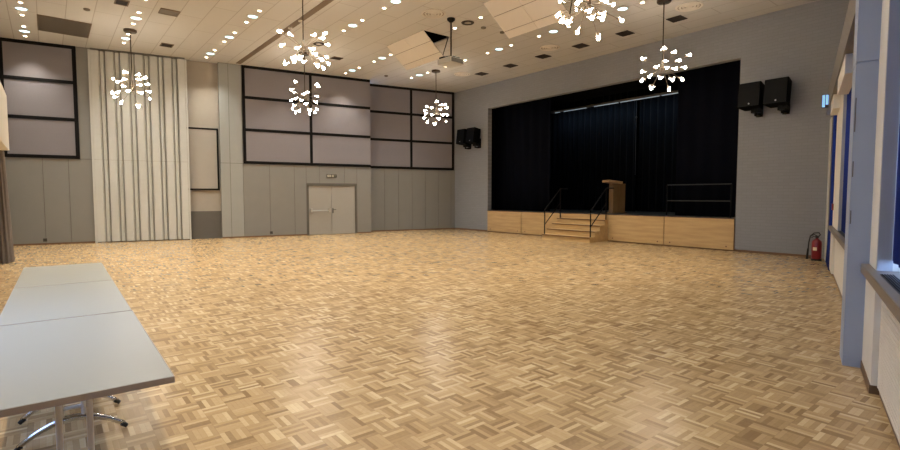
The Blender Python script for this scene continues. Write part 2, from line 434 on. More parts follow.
# pale board in the recess
bd = thing('display_board', 'pale beige board with thin black frame in recess beside pleated partition', 'board', (0, 0, 0))
ta, tb = SR.t(3.9), SR.t(4.93)
m = MB(); w = 0.06
for z in (1.79, 3.97): SR.box(m, ta, tb, 0.0, 0.04, z - w / 2, z + w / 2)
SR.box(m, tb - w, tb, 0.0, 0.04, 1.8, 3.96); m.build('frame', M['frame'], bd)
m = MB(); SR.box(m, ta, tb - w, 0.0, 0.02, 1.82, 3.94); m.build('panel', plain('board_beige', (166, 160, 150), 0.7, var=0.03), bd)

# pleated folding partition
pt = thing('folding_partition', 'tall pale pleated folding partition standing from floor to ceiling', 'partition', (0, 0, 0))
prof = []; per = SP.L / 6.5; t_ = 0.0
for k in range(7):
    b = k * per
    prof += [(b, 0.0), (b + 0.2, 0.0), (b + 0.228, -0.11), (b + 0.25, -0.11), (b + 0.27, -0.05), (b + per - 0.085, -0.05), (b + per - 0.06, -0.11), (b + per - 0.03, -0.11)]
prof = [p for p in prof if p[0] <= SP.L]
for (za, zb_, nm) in ((0.03, 2.74, 'lower_leaves'), (2.75, ZC - 0.06, 'upper_leaves')):
    m = MB(); rows = [[SP.p(t, o, z) for t, o in prof] for z in (za, zb_)]; m.grid(rows)
    o = m.build(nm, M['partition'], pt); sd = o.modifiers.new('thick', 'SOLIDIFY'); sd.thickness = 0.012; sd.offset = 0
m = MB()
for k in range(7):
    for c in (0.239, per - 0.045):
        if k * per + c < SP.L: SP.box(m, k * per + c - 0.014, k * per + c + 0.014, -0.104, -0.092, 0.03, ZC - 0.06)
m.build('hinge_strips', M['partition_dark'], pt)
m = MB(); SP.box(m, 0, SP.L, -0.14, 0.02, ZC - 0.06, ZC); m.build('top_track', M['door_frame'], pt)
m = MB(); SP.box(m, -0.06, 0.0, -0.1, 0.03, 0, ZC - 0.06); SP.box(m, SP.L, SP.L + 0.05, -0.1, 0.03, 0, ZC - 0.06); m.build('end_post', M['partition'], pt)

# wall sockets
ws = None
for seg, Y, lab in ((S1, -0.12, 'small dark floor-level socket on grey panelling at the far left'), (S2, 6.62, 'small dark floor-level socket left of the grey double door')):
    m = MB(); seg.box(m, seg.t(Y) - 0.05, seg.t(Y) + 0.05, 0.0, 0.02, 0.1, 0.2); tag(m.build('wall_socket', M['signdark'], bevel=0.004), lab, 'socket')

# cream box on the left wall and drape below
m = MB(); m.box(-15.5, -8.8, -1.1, -0.66, 2.60, 3.86); struct(m.build('trim_2', M['cream'], bevel=0.01))
m = MB(); rows = []
for z in (0.01, 0.7, 1.5, 2.3, 2.6):
    f = z / 2.6; rx, ry = 0.36 - 0.1 * f, 0.19 - 0.05 * f; r = []
    for i in range(97):
        a = 2 * PI * i / 96; k = 1 + 0.10 * math.sin(13 * a + 0.8 * f)
        r.append((-15.62 + rx * k * math.cos(a), -0.875 - 0.035 * f + ry * k * math.sin(a), z))
    rows.append(r)
m.grid(rows); o = m.build('drape', M['drape'], smooth=True)
tag(o, 'brown-grey pleated drape hanging to the floor at the left edge', 'curtain')

# ------------------------------------------------------------------ right-hand window wall
m = MB(); rbox(m, -2.5, 16.0, 0.98, 1.1, 3.3, ZC); struct(m.build('wall_right', M['block']))
m = MB(); rbox(m, -2.5, 15.42, 0.62, 0.80, 0, 0.87); struct(m.build('wall_right', M['cream']))
m = MB()
for a, b in ((5.27, 6.15), (10.87, 12.75)): rbox(m, a, b, 0.5, 0.8, 0.95, 3.4)
struct(m.build('wall_right', M['cream']))
m = MB()
for a, b in ((5.04, 5.76), (11.9, 12.75)): rbox(m, a, b, 0.48, 0.62, 0.07, 0.87)
struct(m.build('wall_right', M['cream']))
m = MB(); rbox(m, 5.045, 5.76, 0.472, 0.62, 0, 0.07); rbox(m, 2.2, 5.04, 0.535, 0.62, 0, 0.06); rbox(m, 6.15, 12.75, 0.53, 0.62, 0, 0.06); struct(m.build('baseboard_right', M['brown']))
# reveals round the windows
m = MB(); rbox(m, 5.262, 5.27, 0.505, 0.60, 0.95, 3.4); rbox(m, 10.862, 10.87, 0.505, 0.56, 0.95, 3.4); struct(m.build('trim_3', M['reveal']))
# pillar that stands proud of the wall
m = MB(); rbox(m, 5.76, 6.15, 0.343, 0.62, 0.0, 0.10); rbox(m, 5.764, 6.15, 0.347, 0.62, 0.10, 0.108); rbox(m, 5.76, 6.15, 0.343, 0.62, 0.108, 2.72); rbox(m, 5.78, 6.15, 0.36, 0.62, 2.72, 2.736); rbox(m, 5.76, 6.15, 0.343, 0.98, 2.736, 4.2)
col_ = struct(m.build('column', M['column']))
for z0, z1 in ((2.12, 2.42), (1.72, 1.86), (1.3, 1.42)):
    m = MB(); rbox(m, 5.752, 5.76, 0.35, 0.358, z0, z1); m.build('hinge', M['door_frame'], col_)
# long pelmet beam
m = MB(); rbox(m, 6.15, 14.6, 0.37, 0.98, 3.42, 3.86); rbox(m, -2.5, 5.76, 0.37, 0.98, 3.42, 3.86); struct(m.build('beam', M['pelmet']))
m = MB(); rbox(m, 14.6, 15.4, 0.5, 0.98, 3.3, 3.5); struct(m.build('wall_right', M['pelmet']))
# sills
def sill(s0, s1, lab):
    t = thing('window_sill', lab, 'window sill', (0, 0, 0))
    m = MB(); rbox(m, s0, s1, 0.44, 0.70, 0.87, 0.95); m.build('board', M['sill'], t, bevel=0.008)
    m = MB(); n = int((s1 - s0 - 0.9) / 0.03)
    m.mi = 0; rbox(m, s0 + 0.15, s1 - 0.75, 0.50, 0.585, 0.95, 0.953)
    m.mi = 1
    for k in range(5): rbox(m, s0 + 0.15, s1 - 0.75, 0.508 + 0.016 * k, 0.513 + 0.016 * k, 0.953, 0.957)
    m.build('vent_grille', [M['sillgrille'], M['blackmetal']], t)
sill(0.5, 5.75, 'thick grey-brown window sill running from the blue-grey pillar to the right edge')
sill(6.15, 12.75, 'grey window sill beyond the blue-grey pillar, towards the stage')
def radiator(s0, s1, lab):
    t = thing('radiator_cover', lab, 'radiator', (0, 0, 0))
    prof = []; z = 0.07
    while z < 0.855:
        prof += [(0.522, z), (0.522, z + 0.02), (0.530, z + 0.024), (0.530, z + 0.03)]; z += 0.034
    m = MB(); m.grid([[R(s, n_, z_) for n_, z_ in prof] for s in (s0, s1)])
    a = m.build('ribbed_panel', M['radiator'], t); sd = a.modifiers.new('thick', 'SOLIDIFY'); sd.thickness = 0.006; sd.offset = 1 if False else 0
    m = MB()
    for s in (s0, s1): rbox(m, s - 0.012, s + 0.012, 0.52, 0.62, 0.06, 0.868)
    rbox(m, s0, s1, 0.56, 0.62, 0.06, 0.868); m.build('casing', M['radiator'], t)
radiator(2.2, 5.03, 'cream ribbed radiator cover below the sill at the right edge')
radiator(6.17, 11.89, 'cream radiator cover below the far sill beyond the pillar')
# windows: glass, frame, navy blind with a lit gap beneath
def window(k, s0, s1, blind, lab, nb=0.595):
    w = struct(bpy.data.objects.new('window_%d' % k, None)); COL.objects.link(w)
    m = MB(); rbox(m, s0, s1, 0.70, 0.78, 0.95, 0.97); rbox(m, s0, s1, 0.70, 0.78, 3.34, 3.42)
    for s in (s0, (s0 + s1) / 2, s1): rbox(m, max(s0, s - 0.03), min(s1, s + 0.03), 0.70, 0.78, 0.97, 3.34)
    m.build('window_frame', M['reveal'], w)
    m = MB(); rbox(m, s0, s1, 0.735, 0.741, 0.97, 3.34); m.build('glass_pane', M['glass'], w)
    if blind:
        m = MB(); rows = []
        N = int((s1 - s0) / 0.05)
        rows = [[R(s0 + 0.003 + (s1 - s0 - 0.006) * i / N, nb + 0.012 * math.sin(i * 1.15), z) for i in range(N + 1)] for z in (blind, 2.0, 3.4)]
        m.grid(rows); b = m.build('navy_blind', M['navy'], smooth=True); sd = b.modifiers.new('thick', 'SOLIDIFY'); sd.thickness = 0.004
        tag(b, lab, 'blind')
window(1, 2.4, 5.26, 1.035, 'navy blue window blind at the right edge, daylight gap beneath')
window(2, 6.15, 10.86, 0.965, 'navy blue window blind between blue-grey pillar and far cream pier', 0.553)
window(3, -2.4, 2.3, 0.965, 'navy blue window blind added beside the camera to block daylight, outside the view')  # unseen blind, added to keep blue daylight off the table edge
m = MB(); rbox(m, 2.3, 2.4, 0.5, 0.8, 0.95, 3.42); struct(m.build('wall_right', M['cream']))
# beyond the far pier: door leaf, trims, navy curtain
m = MB(); rbox(m, 13.45, 14.9, 0.50, 0.56, 0, 3.3); d3 = struct(m.build('door_3', M['pelmet']))
m = MB(); rbox(m, 14.9, 15.40, 0.47, 0.8, 0, 3.4); struct(m.build('trim_4', M['cream']))
m = MB(); rbox(m, 12.75, 13.45, 0.62, 0.8, 0, 3.3); struct(m.build('wall_right', M['cream']))
m = MB(); rows = []
for z in (0.02, 0.5, 0.95, 1.6, 3.3):
    ext = 14.5 - min(1, z / 0.95) * 1.0
    rows.append([R(12.78 + (ext - 12.78) * i / 40, 0.485 + 0.016 * math.sin(i * 1.25), z) for i in range(41)])
m.grid(rows); o = m.build('navy_curtain', M['navy'], smooth=True); sd = o.modifiers.new('thick', 'SOLIDIFY'); sd.thickness = 0.006
tag(o, 'narrow navy curtain reaching the floor behind the red fire extinguisher', 'curtain')
m = MB(); rbox(m, 12.5, 12.62, 0.47, 0.5, 1.27, 1.40); cp = m.build('alarm_call_point', M['red'], bevel=0.006); tag(cp, 'small red alarm call point on the wall above the extinguisher', 'alarm')
# cream blind boxes under the beam
for a, b, lab in ((8.5, 10.2, 'cream box under the long beam, nearer the blue-grey pillar'), (11.7, 12.7, 'cream box under the long beam, farther towards the stage')):
    m = MB(); rbox(m, a, b, 0.39, 0.535, 3.16, 3.42); tag(m.build('blind_box', M['cream'], bevel=0.01), lab, 'box', 'cream boxes under the beam')
# lit exit sign near the stage corner
ex = thing('lit_exit_sign', 'small glowing pale blue exit sign beside the beam end near stage corner', 'sign', (0, 0, 0))
m = MB(); rbox(m, 13.2, 13.28, 0.25, 0.369, 3.40, 3.67); m.build('sign_case', M['signdark'], ex)
m = MB(); rbox(m, 13.19, 13.2, 0.258, 0.306, 3.41, 3.66); rbox(m, 13.19, 13.2, 0.318, 0.362, 3.46, 3.66); m.build('lit_face', M['exitglow'], ex)

# ------------------------------------------------------------------ stage
st = thing('stage', 'raised stage with light oak veneer front panels below the black curtains', 'stage', (0, 0, 0))
m = MB(); m.box(-17.19, -4.61, YS + 0.23, 19.59, 0.72, 0.92); m.box(SX0 + 0.01, SX1 - 0.01, YS + 0.0, YS + 0.23, 0.72, 0.92); m.build('stage_deck', M['stagedeck'], st)
pj = [SX0 + 0.01, -13.98, -11.97, -9.96, -7.95, SX1 - 0.01]
for i in range(5):
    m = MB(); m.box(pj[i] + 0.012, pj[i + 1] - 0.012, YS - 0.03, YS - 0.002, 0.035, 0.905); f = m.build('front_panel', M['stagewood'], st, bevel=0.004)
    for x in (pj[i] + 0.2, pj[i + 1] - 0.2):
        m = MB(); m.lathe([(0, 0), (0.022, 0), (0.022, 0.004), (0, 0.004)], 12, mat=Matrix.Translation((x, YS - 0.03, 0.12)) @ Matrix.Rotation(PI / 2, 4, 'X'))
        m.build('lock', M['stepedge'], f)
m = MB(); m.box(SX0 + 0.01, SX1 - 0.01, YS - 0.002, YS + 0.2, 0.0, 0.72); m.build('base', M['stepedge'], st)
m = MB(); m.box(SX0 + 0.01, SX1 - 0.01, YS - 0.035, YS + 0.0, 0.905, 0.92); m.build('edge_trim', M['stepedge'], st)

# steps
sx0, sx1 = -11.97, -9.93
sp_ = thing('stage_steps', 'light oak steps with dark edges leading up to the stage', 'steps', (0, 0, 0))
ys = [13.88, 14.16, 14.44, 14.72, 15.0]; zs = [0.185, 0.37, 0.555, 0.74]
for i in range(4):
    m = MB(); m.box(sx0, sx1, ys[i], YS - 0.035 if i == 3 else ys[i + 1] + 0.02, 0, zs[i] - 0.03); s_ = m.build('step', M['stepwood'], sp_)
    m = MB(); m.mi = 0; m.box(sx0 - 0.006, sx1 + 0.006, ys[i] - 0.02, (ys[i + 1] if i < 3 else YS - 0.035) - 0.0, zs[i] - 0.03, zs[i])
    m.mi = 1; m.box(sx0 - 0.007, sx1 + 0.007, ys[i] - 0.024, ys[i] - 0.02, zs[i] - 0.034, zs[i] - 0.002)
    m.build('tread', [M['stepwood'], M['stepedge']], s_)
for x, lab in ((sx0 + 0.04, 'left'), (sx1 - 0.04, 'right')):
    h = MB(); h.tube([(x, 13.96, 0.185), (x, 13.96, 1.05)], 0.022); h.tube([(x, YS - 0.12, 0.74), (x, YS - 0.12, 1.82)], 0.022)
    h.tube([(x, 13.96, 1.05), (x, YS - 0.12, 1.82), (x, YS + 0.3, 1.82)], 0.02); h.tube([(x, 13.96, 0.52), (x, YS - 0.12, 1.29)], 0.017)
    h.build('handrail', M['rail'], sp_)

# lectern
lc = thing('lectern', 'oak lectern with tilted top standing on the stage beside the steps', 'lectern', (-10.6, 16.3, 0.921), math.radians(-22))
m = MB(); m.box(-0.13, 0.13, -0.16, 0.36, 0, 1.08); m.build('body', M['lectern'], lc, bevel=0.006)
m = MB(); m.box(-0.17, 0.17, -0.2, 0.4, 0.0, 0.03); m.build('base', M['lectern'], lc)
R0 = Matrix.Translation((0, 0.02, 1.13)) @ Matrix.Rotation(math.radians(-6), 4, 'X')
m = MB(); m.box(-0.22, 0.22, -0.42, 0.16, -0.045, 0.045, R0); m.build('top', M['lectern_top'], lc, bevel=0.01)

# stage curtains
def curtain(x0, x1, y, z0, z1, lab, mat, amp=0.07, wl=0.3, name='stage_curtain', group='black stage curtains'):
    m = MB(); N = max(24, int((x1 - x0) / wl * 8)); ph = random.random() * 6
    rows = []
    for z in (z0, (z0 + z1) / 2, z1):
        f = 1.0 - 0.25 * (z - z0) / (z1 - z0)
        rows.append([(x0 + (x1 - x0) * i / N, y + f * amp * math.sin((x0 + (x1 - x0) * i / N) * 2 * PI / wl + ph + 0.5 * math.sin(i * 0.11)), z) for i in range(N + 1)])
    m.grid(rows); o = m.build(name, mat, smooth=True); sd = o.modifiers.new('thick', 'SOLIDIFY'); sd.thickness = 0.01
    return tag(o, lab, 'curtain', group)
curtain(-16.6, -11.19, 18.7, 0.925, 5.9, 'blue-black pleated back curtain on stage, left half behind the lectern', M['navycloth'])
curtain(-11.17, -5.0, 18.85, 0.925, 5.9, 'blue-black pleated back curtain on stage, right half', M['navycloth'])
curtain(-16.6, -13.35, 15.95, 0.925, 6.2, 'flat black side curtain at the left of the stage opening', M['legcloth'], 0.03, 0.5)
curtain(-8.08, -5.3, 15.85, 0.925, 6.2, 'flat black side curtain at the right of the stage opening', M['legcloth'], 0.03, 0.5)
m = MB(); m.box(-17.2, -4.6, 16.9, 16.93, 5.42, 6.4); tag(m.build('stage_border', M['stageblack']), 'black border cloth hanging across the top of the stage', 'curtain')
# tube light batten over the back curtain
bt = thing('light_batten', 'pale tube light batten above the back curtain of the stage', 'light', (0, 0, 0))
m = MB(); m.box(-15.3, -8.2, 18.18, 18.30, 5.36, 5.44); m.build('batten', M['projdark'], bt)
for a, b in ((-15.0, -14.72), (-14.5, -13.3), (-12.9, -11.75), (-11.65, -10.0), (-9.9, -8.4)):
    m = MB(); m.tube([(a, 18.19, 5.335), (b, 18.19, 5.335)], 0.016, 8); m.build('tube', M['tube'], bt)
for x in (-15, -11.7, -8.5):
    m = MB(); m.tube([(x, 18.24, 5.44), (x, 18.24, 6.4)], 0.012, 6); m.build('hanger', M['blackmetal'], bt)
al = bpy.data.lights.new('batten_lamp', 'AREA'); al.shape = 'RECTANGLE'; al.size = 6.6; al.size_y = 0.06; al.energy = 22; al.color = (0.62, 0.82, 1.0)
o = bpy.data.objects.new('batten_lamp', al); COL.objects.link(o); o.location = (-11.7, 18.19, 5.30); o.rotation_euler = (math.radians(25), 0, 0)
# railing at the stage right
rl = thing('stage_railing', 'low dark tube railing on the stage before the right side curtain', 'railing', (0, 0, 0))
for z in (1.4, 1.9):
    m = MB(); m.tube([(-8.15, 15.45, z), (-6.22, 15.45, z)], 0.018); m.build('rail', M['railgrey'], rl)
for x in (-8.15, -6.22):
    m = MB(); m.tube([(x, 15.45, 0.92), (x, 15.45, 1.9)], 0.02); m.build('post', M['blackmetal'], rl)
m = MB(); m.tube([(-11.15, 18.55, 2.4), (-11.15, 18.55, 4.7)], 0.012, 6); m.lathe([(0, 4.66), (0.03, 4.68), (0.03, 4.74), (0, 4.76)], 10, (-11.15, 18.55, 0)); m.tube([(-11.15, 18.55, 4.74), (-11.15, 18.55, 6.4)], 0.006, 6)
tag(m.build('pull_cord', M['railgrey']), 'thin grey pull cord hanging where the back curtains meet', 'cord')

# wall loudspeakers
def speaker(x, lab):
    t = thing('wall_speaker', lab, 'loudspeaker', (x, YS, 4.18), 0, 'black loudspeakers beside the stage opening')
    Tm = Matrix.Translation((0, -0.29, 0)) @ Matrix.Rotation(math.radians(-7), 4, 'X')
    m = MB(); m.hexa([Tm @ Vector(p) for p in ((-0.27, -0.2, -0.32), (0.27, -0.2, -0.32), (0.22, 0.2, -0.32), (-0.22, 0.2, -0.32), (-0.27, -0.2, 0.33), (0.27, -0.2, 0.33), (0.22, 0.2, 0.33), (-0.22, 0.2, 0.33))])
    m.build('cabinet', M['speaker'], t, bevel=0.012)
    m = MB(); m.box(-0.25, 0.25, -0.215, -0.199, -0.3, 0.31, Tm); g = m.build('grille', M['blackmetal'], t)
    m = MB(); m.lathe([(0, 0), (0.02, 0), (0.02, 0.004), (0, 0.004)], 10, mat=Tm @ Matrix.Translation((0.02, -0.215, -0.24)) @ Matrix.Rotation(PI / 2, 4, 'X')); m.build('badge', M['satin'], g)
    m = MB(); m.box(0.0, 0.2, -0.32, -0.05, -0.44, -0.3); m.box(0.03, 0.17, -0.06, 0.0, -0.46, -0.2); m.tube([(0.1, -0.3, -0.3), (0.1, -0.28, -0.5), (0.1, -0.06, -0.5)], 0.035, 8); m.box(0.02, 0.18, -0.02, 0.0, -0.52, -0.1)
    m.build('bracket', M['blackmetal'], t)
for x, lab in ((-17.28, 'black wall loudspeaker left of the stage, nearer the corner'), (-16.62, 'black wall loudspeaker left of the stage, nearer the opening'),
               (-5.47, 'black wall loudspeaker right of the stage, nearer the opening'), (-4.85, 'black wall loudspeaker right of the stage, farther from the opening')):
    speaker(x, lab)

# fire extinguisher
fe = thing('fire_extinguisher', 'red fire extinguisher with black hose on the floor in right corner', 'extinguisher', (-3.78, 14.35, 0))
m = MB(); m.lathe([(0, 0.04), (0.105, 0.04), (0.112, 0.06), (0.112, 0.44), (0.1, 0.49), (0.06, 0.53), (0.03, 0.55), (0.03, 0.58), (0, 0.58)], 24); m.build('cylinder', M['red'], fe, smooth=True)
m = MB(); m.lathe([(0, 0), (0.116, 0), (0.116, 0.045), (0, 0.045)], 24); m.build('foot_ring', M['rubber'], fe)
m = MB(); m.box(-0.03, 0.03, -0.03, 0.03, 0.57, 0.63); m.tube([(0.0, 0, 0.62), (-0.06, -0.02, 0.66), (-0.12, -0.05, 0.62)], 0.012); m.tube([(0, 0, 0.6), (-0.07, -0.02, 0.61), (-0.11, -0.05, 0.57)], 0.01); m.build('valve_handle', M['rubber'], fe)
m = MB(); m.tube([(0.03, -0.02, 0.6), (0.08, -0.04, 0.66), (0.06, -0.08, 0.71), (-0.04, -0.1, 0.7), (-0.12, -0.1, 0.62), (-0.15, -0.1, 0.45), (-0.16, -0.1, 0.28)], 0.014); m.tube([(-0.16, -0.1, 0.3), (-0.18, -0.1, 0.03)], [0.02, 0.03]); m.build('hose', M['rubber'], fe, smooth=True)
m = MB(); rows = [[(0.1135 * math.cos(a), 0.1135 * math.sin(a), z) for a in [math.radians(-120 + 6 * k) for k in range(9)]] for z in (0.26, 0.34)]; m.grid(rows); m.build('label_sticker', M['label'], fe)

fe.scale = (0.92, 0.92, 0.95); fe.location = (-3.82, 14.38, 0)
# ------------------------------------------------------------------ ceiling fittings
def lamp(name, loc, power, color, angle=80, blend=0.6, r=0.05):
    l = bpy.data.lights.new(name, 'SPOT'); l.energy = power; l.color = color; l.spot_size = math.radians(angle); l.spot_blend = blend; l.shadow_soft_size = r
    o = bpy.data.objects.new(name, l); COL.objects.link(o); o.location = loc; return o
rows = [(-0.36, [-19.37, -17.12], 'row at the far left', []), (2.03, [-18.31, -16.08], 'second row from left', []),
        (4.45, [-18.46, -16.2, -13.98], 'third row from left', []), (6.87, [-17.3, -12.94, -10.7], 'fourth row from left', []),
        (9.25, [-17.5, -15.3], 'fifth row from left', []), (11.68, [-16.5, -14.25, -11.99, -9.73, -7.47], 'row before the stage', [])]
spot_xy = {}
dl0 = sl0 = None
def make_down():
    t = thing('downlight', '', 'downlight', (0, 0, 0), 0, 'round cool-white downlights in the ceiling')
    m = MB(); m.lathe([(0.12, 0.0), (0.122, -0.012), (0.155, -0.012), (0.16, 0.0)], 28); m.build('rim', M['whitetrim'], t, smooth=True)
    m = MB(); m.lathe([(0, -0.004), (0.122, -0.004)], 28); m.build('lit_disc', M['down'], t)
    return t
def make_spot():
    t = thing('spotlight', '', 'spotlight', (0, 0, 0), 0, 'small warm spotlights in the ceiling')
    m = MB(); m.lathe([(0.045, 0.0), (0.05, -0.012), (0.07, -0.012), (0.075, 0.0)], 20); m.build('rim', M['whitetrim'], t, smooth=True)
    m = MB(); m.lathe([(0, -0.026), (0.028, -0.022), (0.048, -0.008)], 20); m.build('lens', M['spotlens'], t, smooth=True)
    return t
WARM = (1.0, 0.90, 0.75); COOL = (0.86, 0.95, 1.0)
for y, X, rn, _ in rows:
    for i, x in enumerate(X):
        lab = 'cool white ceiling downlight, %s from the back wall in the %s' % (ORD[i], rn)
        if dl0 is None: dl0 = make_down(); dl0.location = (x, y, ZC); dl0['label'] = lab
        else: dup(dl0, (x, y, ZC), lab)
        lamp('downlight_lamp', (x, y, ZC - 0.03), 110, COOL, 120, 0.8, 0.12)
    sx = sorted([x + d for x in X for d in (-0.55, 0.55)] + ([-11.3, -10.2] if abs(y - 9.25) < 0.01 else []))
    for i, x in enumerate(sx):
        if i < 7: lab = 'small warm ceiling spotlight, %s from the back wall in the %s' % (ORD[i], rn)
        else: lab = 'small warm ceiling spotlight, %s from the right end of the %s' % (ORD[len(sx) - 1 - i], rn)
        if sl0 is None: sl0 = make_spot(); sl0.location = (x, y, ZC); sl0['label'] = lab
        else: dup(sl0, (x, y, ZC), lab)
        lamp('spot_lamp', (x, y, ZC - 0.05), 218, WARM, 92, 0.95, 0.04)
# unseen rows added over the near half of the hall to light its floor
for y, X in ((-0.36, [-14.87, -12.6, -10.35, -8.1, -5.85, -3.6, -1.35]), (2.03, [-13.85, -11.6, -9.35, -7.1, -4.85, -2.6, -0.35]), (4.45, [-11.75, -9.5, -7.25, -5.0, -2.75]), (6.87, [-8.45, -6.2, -3.95]), (9.25, [-6.3, -4.3]), (11.68, [-5.2])):
    for x in X:
        dup(dl0, (x, y, ZC), 'unseen cool white ceiling downlight added above the upper edge of the view')['group'] = 'added downlights above the view'
        near = 0.6 if x > -5.5 else 1.0
        lamp('downlight_lamp', (x, y, ZC - 0.03), 110 * near, COOL, 120, 0.8, 0.12)
        for d in (-0.55, 0.55):
            dup(sl0, (x + d, y, ZC), 'unseen small warm ceiling spotlight added above the upper edge of the view')['group'] = 'added spotlights above the view'
            lamp('spot_lamp', (x + d, y, ZC - 0.05), 250 * near, WARM, 62, 0.8, 0.04)
# unlit ring fitting
def ring(x, y, r, lab, name, cat, mats, prof):
    t = thing(name, lab, cat, (x, y, ZC))
    for nm, pr, mt in prof:
        m = MB(); m.lathe(pr, 32); m.build(nm, mt, t, smooth=False)
ring(-10.74, 9.25, 0.17, 'unlit dark-ringed downlight beside the projector pole', 'unlit_downlight', 'downlight', None,
     [('rim', [(0.1, 0), (0.1, -0.02), (0.17, -0.02), (0.18, 0)], M['ventdark']), ('disc', [(0, -0.006), (0.1, -0.006)], M['whitetrim'])])
ring(-15.15, 6.85, 0.17, 'unlit dark-ringed downlight behind the large central hanging lamp', 'unlit_downlight', 'downlight', None,
     [('rim', [(0.1, 0), (0.1, -0.02), (0.17, -0.02), (0.18, 0)], M['ventdark']), ('disc', [(0, -0.006), (0.1, -0.006)], M['whitetrim'])])
for (x, y, lab) in ((-10.78, 8.1, 'round ceiling air diffuser with bright rim near the projector pole'), (-10.84, 12.85, 'round ceiling air diffuser between the square vents mid stage'),
                    (-6.33, 12.86, 'round ceiling air diffuser by the right-hand hanging lamp'), (-15.3, 12.9, 'round ceiling air diffuser near the back corner')):
    bright = abs(y - 8.1) < 0.01
    t = thing('air_diffuser', lab, 'air diffuser', (x, y, ZC - 0.006), 0, 'round air diffusers in the ceiling')
    m = MB()
    for r in (0.07, 0.15, 0.23, 0.31): m.lathe([(r - 0.045, 0.0), (r - 0.03, -0.03 + r * 0.04), (r, -0.03 + r * 0.04), (r + 0.02, 0.0)], 32)
    m.build('rings', M['whitetrim'] if bright else M['reflector'], t, smooth=False)
    m = MB(); m.lathe([(0, -0.001), (0.32, -0.001), (0.32, 0.006)], 32); m.build('back_plate', M['ringshade'], t)
names6 = ['leftmost', 'second from left', 'third from left', 'third from right', 'second from right', 'rightmost']
for i, x in enumerate((-14.8, -13.22, -11.65, -10.1, -8.52, -6.96)):
    t = thing('square_vent', 'dark square ceiling vent, %s in the row before the stage' % names6[i], 'vent', (x, 13.47, ZC), 0, 'dark square vents before the stage')
    m = MB()
    for a, b, c, d in ((-0.2, 0.2, -0.2, -0.18), (-0.2, 0.2, 0.18, 0.2), (-0.2, -0.18, -0.18, 0.18), (0.18, 0.2, -0.18, 0.18)): m.box(a, b, c, d, -0.015, 0)
    m.build('frame', M['ventdark'], t)
    m = MB(); m.box(-0.18, 0.18, -0.18, 0.18, -0.004, 0)
    for k in range(5): m.box(-0.18, 0.18, -0.15 + 0.07 * k, -0.13 + 0.07 * k, -0.011, -0.004)
    m.build('louvres', M['ventdark'], t)
def grille(x0, x1, y0, y1, lab, n=10, mat='grille', depth=0.02):
    t = thing('ceiling_grille', lab, 'vent', ((x0 + x1) / 2, (y0 + y1) / 2, ZC)); a, b = (x1 - x0) / 2, (y1 - y0) / 2; w = 0.03
    m = MB()
    for p, q, r, s in ((-a, a, -b, -b + w), (-a, a, b - w, b), (-a, -a + w, -b + w, b - w), (a - w, a, -b + w, b - w)): m.box(p, q, r, s, -depth, 0)
    m.build('frame', M['track'], t)
    m = MB(); m.box(-a + w, a - w, -b + w, b - w, -0.004, 0)
    for k in range(n):
        xx = -a + w + (2 * a - 2 * w) * (k + 0.5) / n; m.box(xx - 0.012, xx + 0.012, -b + w, b - w, -depth * 0.7, -0.004)
    m.build('slats', M[mat], t)
grille(-18.95, -17.37, -0.06, 1.13, 'large grey rectangular ceiling grille at the far left', 24)
grille(-15.24, -14.80, 2.42, 2.87, 'grey rectangular ceiling grille above the pleated partition', 16)
grille(-15.2, -14.8, 1.45, 1.75, 'small dark ceiling vent at the top edge left of the hanging lamp', 6, 'ventdark')
grille(-18.5, -18.1, 2.95, 3.3, 'small dark ceiling vent just above the pleated partition', 6, 'ventdark')
grille(-16.45, -16.15, 7.85, 8.2, 'small dark ceiling vent above the framed panels, right of the hanging lamps', 6, 'ventdark')
for x, y, lab in ((-16.1, 0.95, 'small dark detector on the ceiling right of the large grey grille'), (-17.4, 10.7, 'small detector on the ceiling near the framed corner panels'),
                  (-10.7, 10.55, 'small detector on the ceiling beside the right drop-down reflector'), (-10.75, 9.85, 'small ring detector on the ceiling behind the projector pole')):
    m = MB(); m.lathe([(0.075, 0), (0.07, -0.035), (0.03, -0.05), (0, -0.05)], 20); tag(m.build('smoke_detector', M['grille'], loc=(x, y, ZC), smooth=True), lab, 'detector')
# spots in the partition track
for x, lab in ((-14.2, 'tiny pale spot in the ceiling track, farther one'), (-13.45, 'tiny pale spot in the ceiling track, nearer one')):
    t = thing('track_spot', lab, 'spotlight', (x, 5.555, ZC - 0.012), 0, 'spots in the ceiling track')
    m = MB(); m.lathe([(0.06, 0), (0.06, -0.03), (0.045, -0.03), (0.04, -0.005), (0, -0.005)], 16); m.build('housing', M['whitetrim'], t, smooth=True)

# drop-down acoustic reflectors
for P, zt, yt, lab in ((P1, 5.70, 9.42, 'cream tilted ceiling reflector hanging open beside the projector'), (P2, 5.66, 9.58, 'cream tilted ceiling reflector hanging open by the large right hanging lamp')):
    t = thing('ceiling_reflector', lab, 'reflector', (P[0], P[2], ZC)); Wd = P[1] - P[0]
    dy, dz = yt - P[2], zt - ZC; Ln = math.hypot(dy, dz); ang = math.atan2(dz, dy); X = Matrix.Rotation(ang, 4, 'X')
    m = MB(); m.mi = 1; m.box(0.01, Wd - 0.01, 0.0, Ln, 0.012, 0.03, X); m.mi = 0
    vv = [0.0, 0.38, 0.80, 1.0]
    for a, b in zip(vv, vv[1:]):
        for x0, x1 in ((0, Wd / 2), (Wd / 2, Wd)): m.box(x0 + 0.005, x1 - 0.005, a * Ln + 0.009, b * Ln - 0.009, 0.0, 0.02, X)
    m.build('panel', [M['reflector'], M['ringshade']], t)
    for x in (0.03, Wd - 0.03):
        m = MB(); m.tube([X @ Vector((x, Ln - 0.05, 0.03)), (x, P[3] - P[2] - 0.03, 0.1)], 0.014, 8); m.build('stay_rod', M['blackmetal'], t)

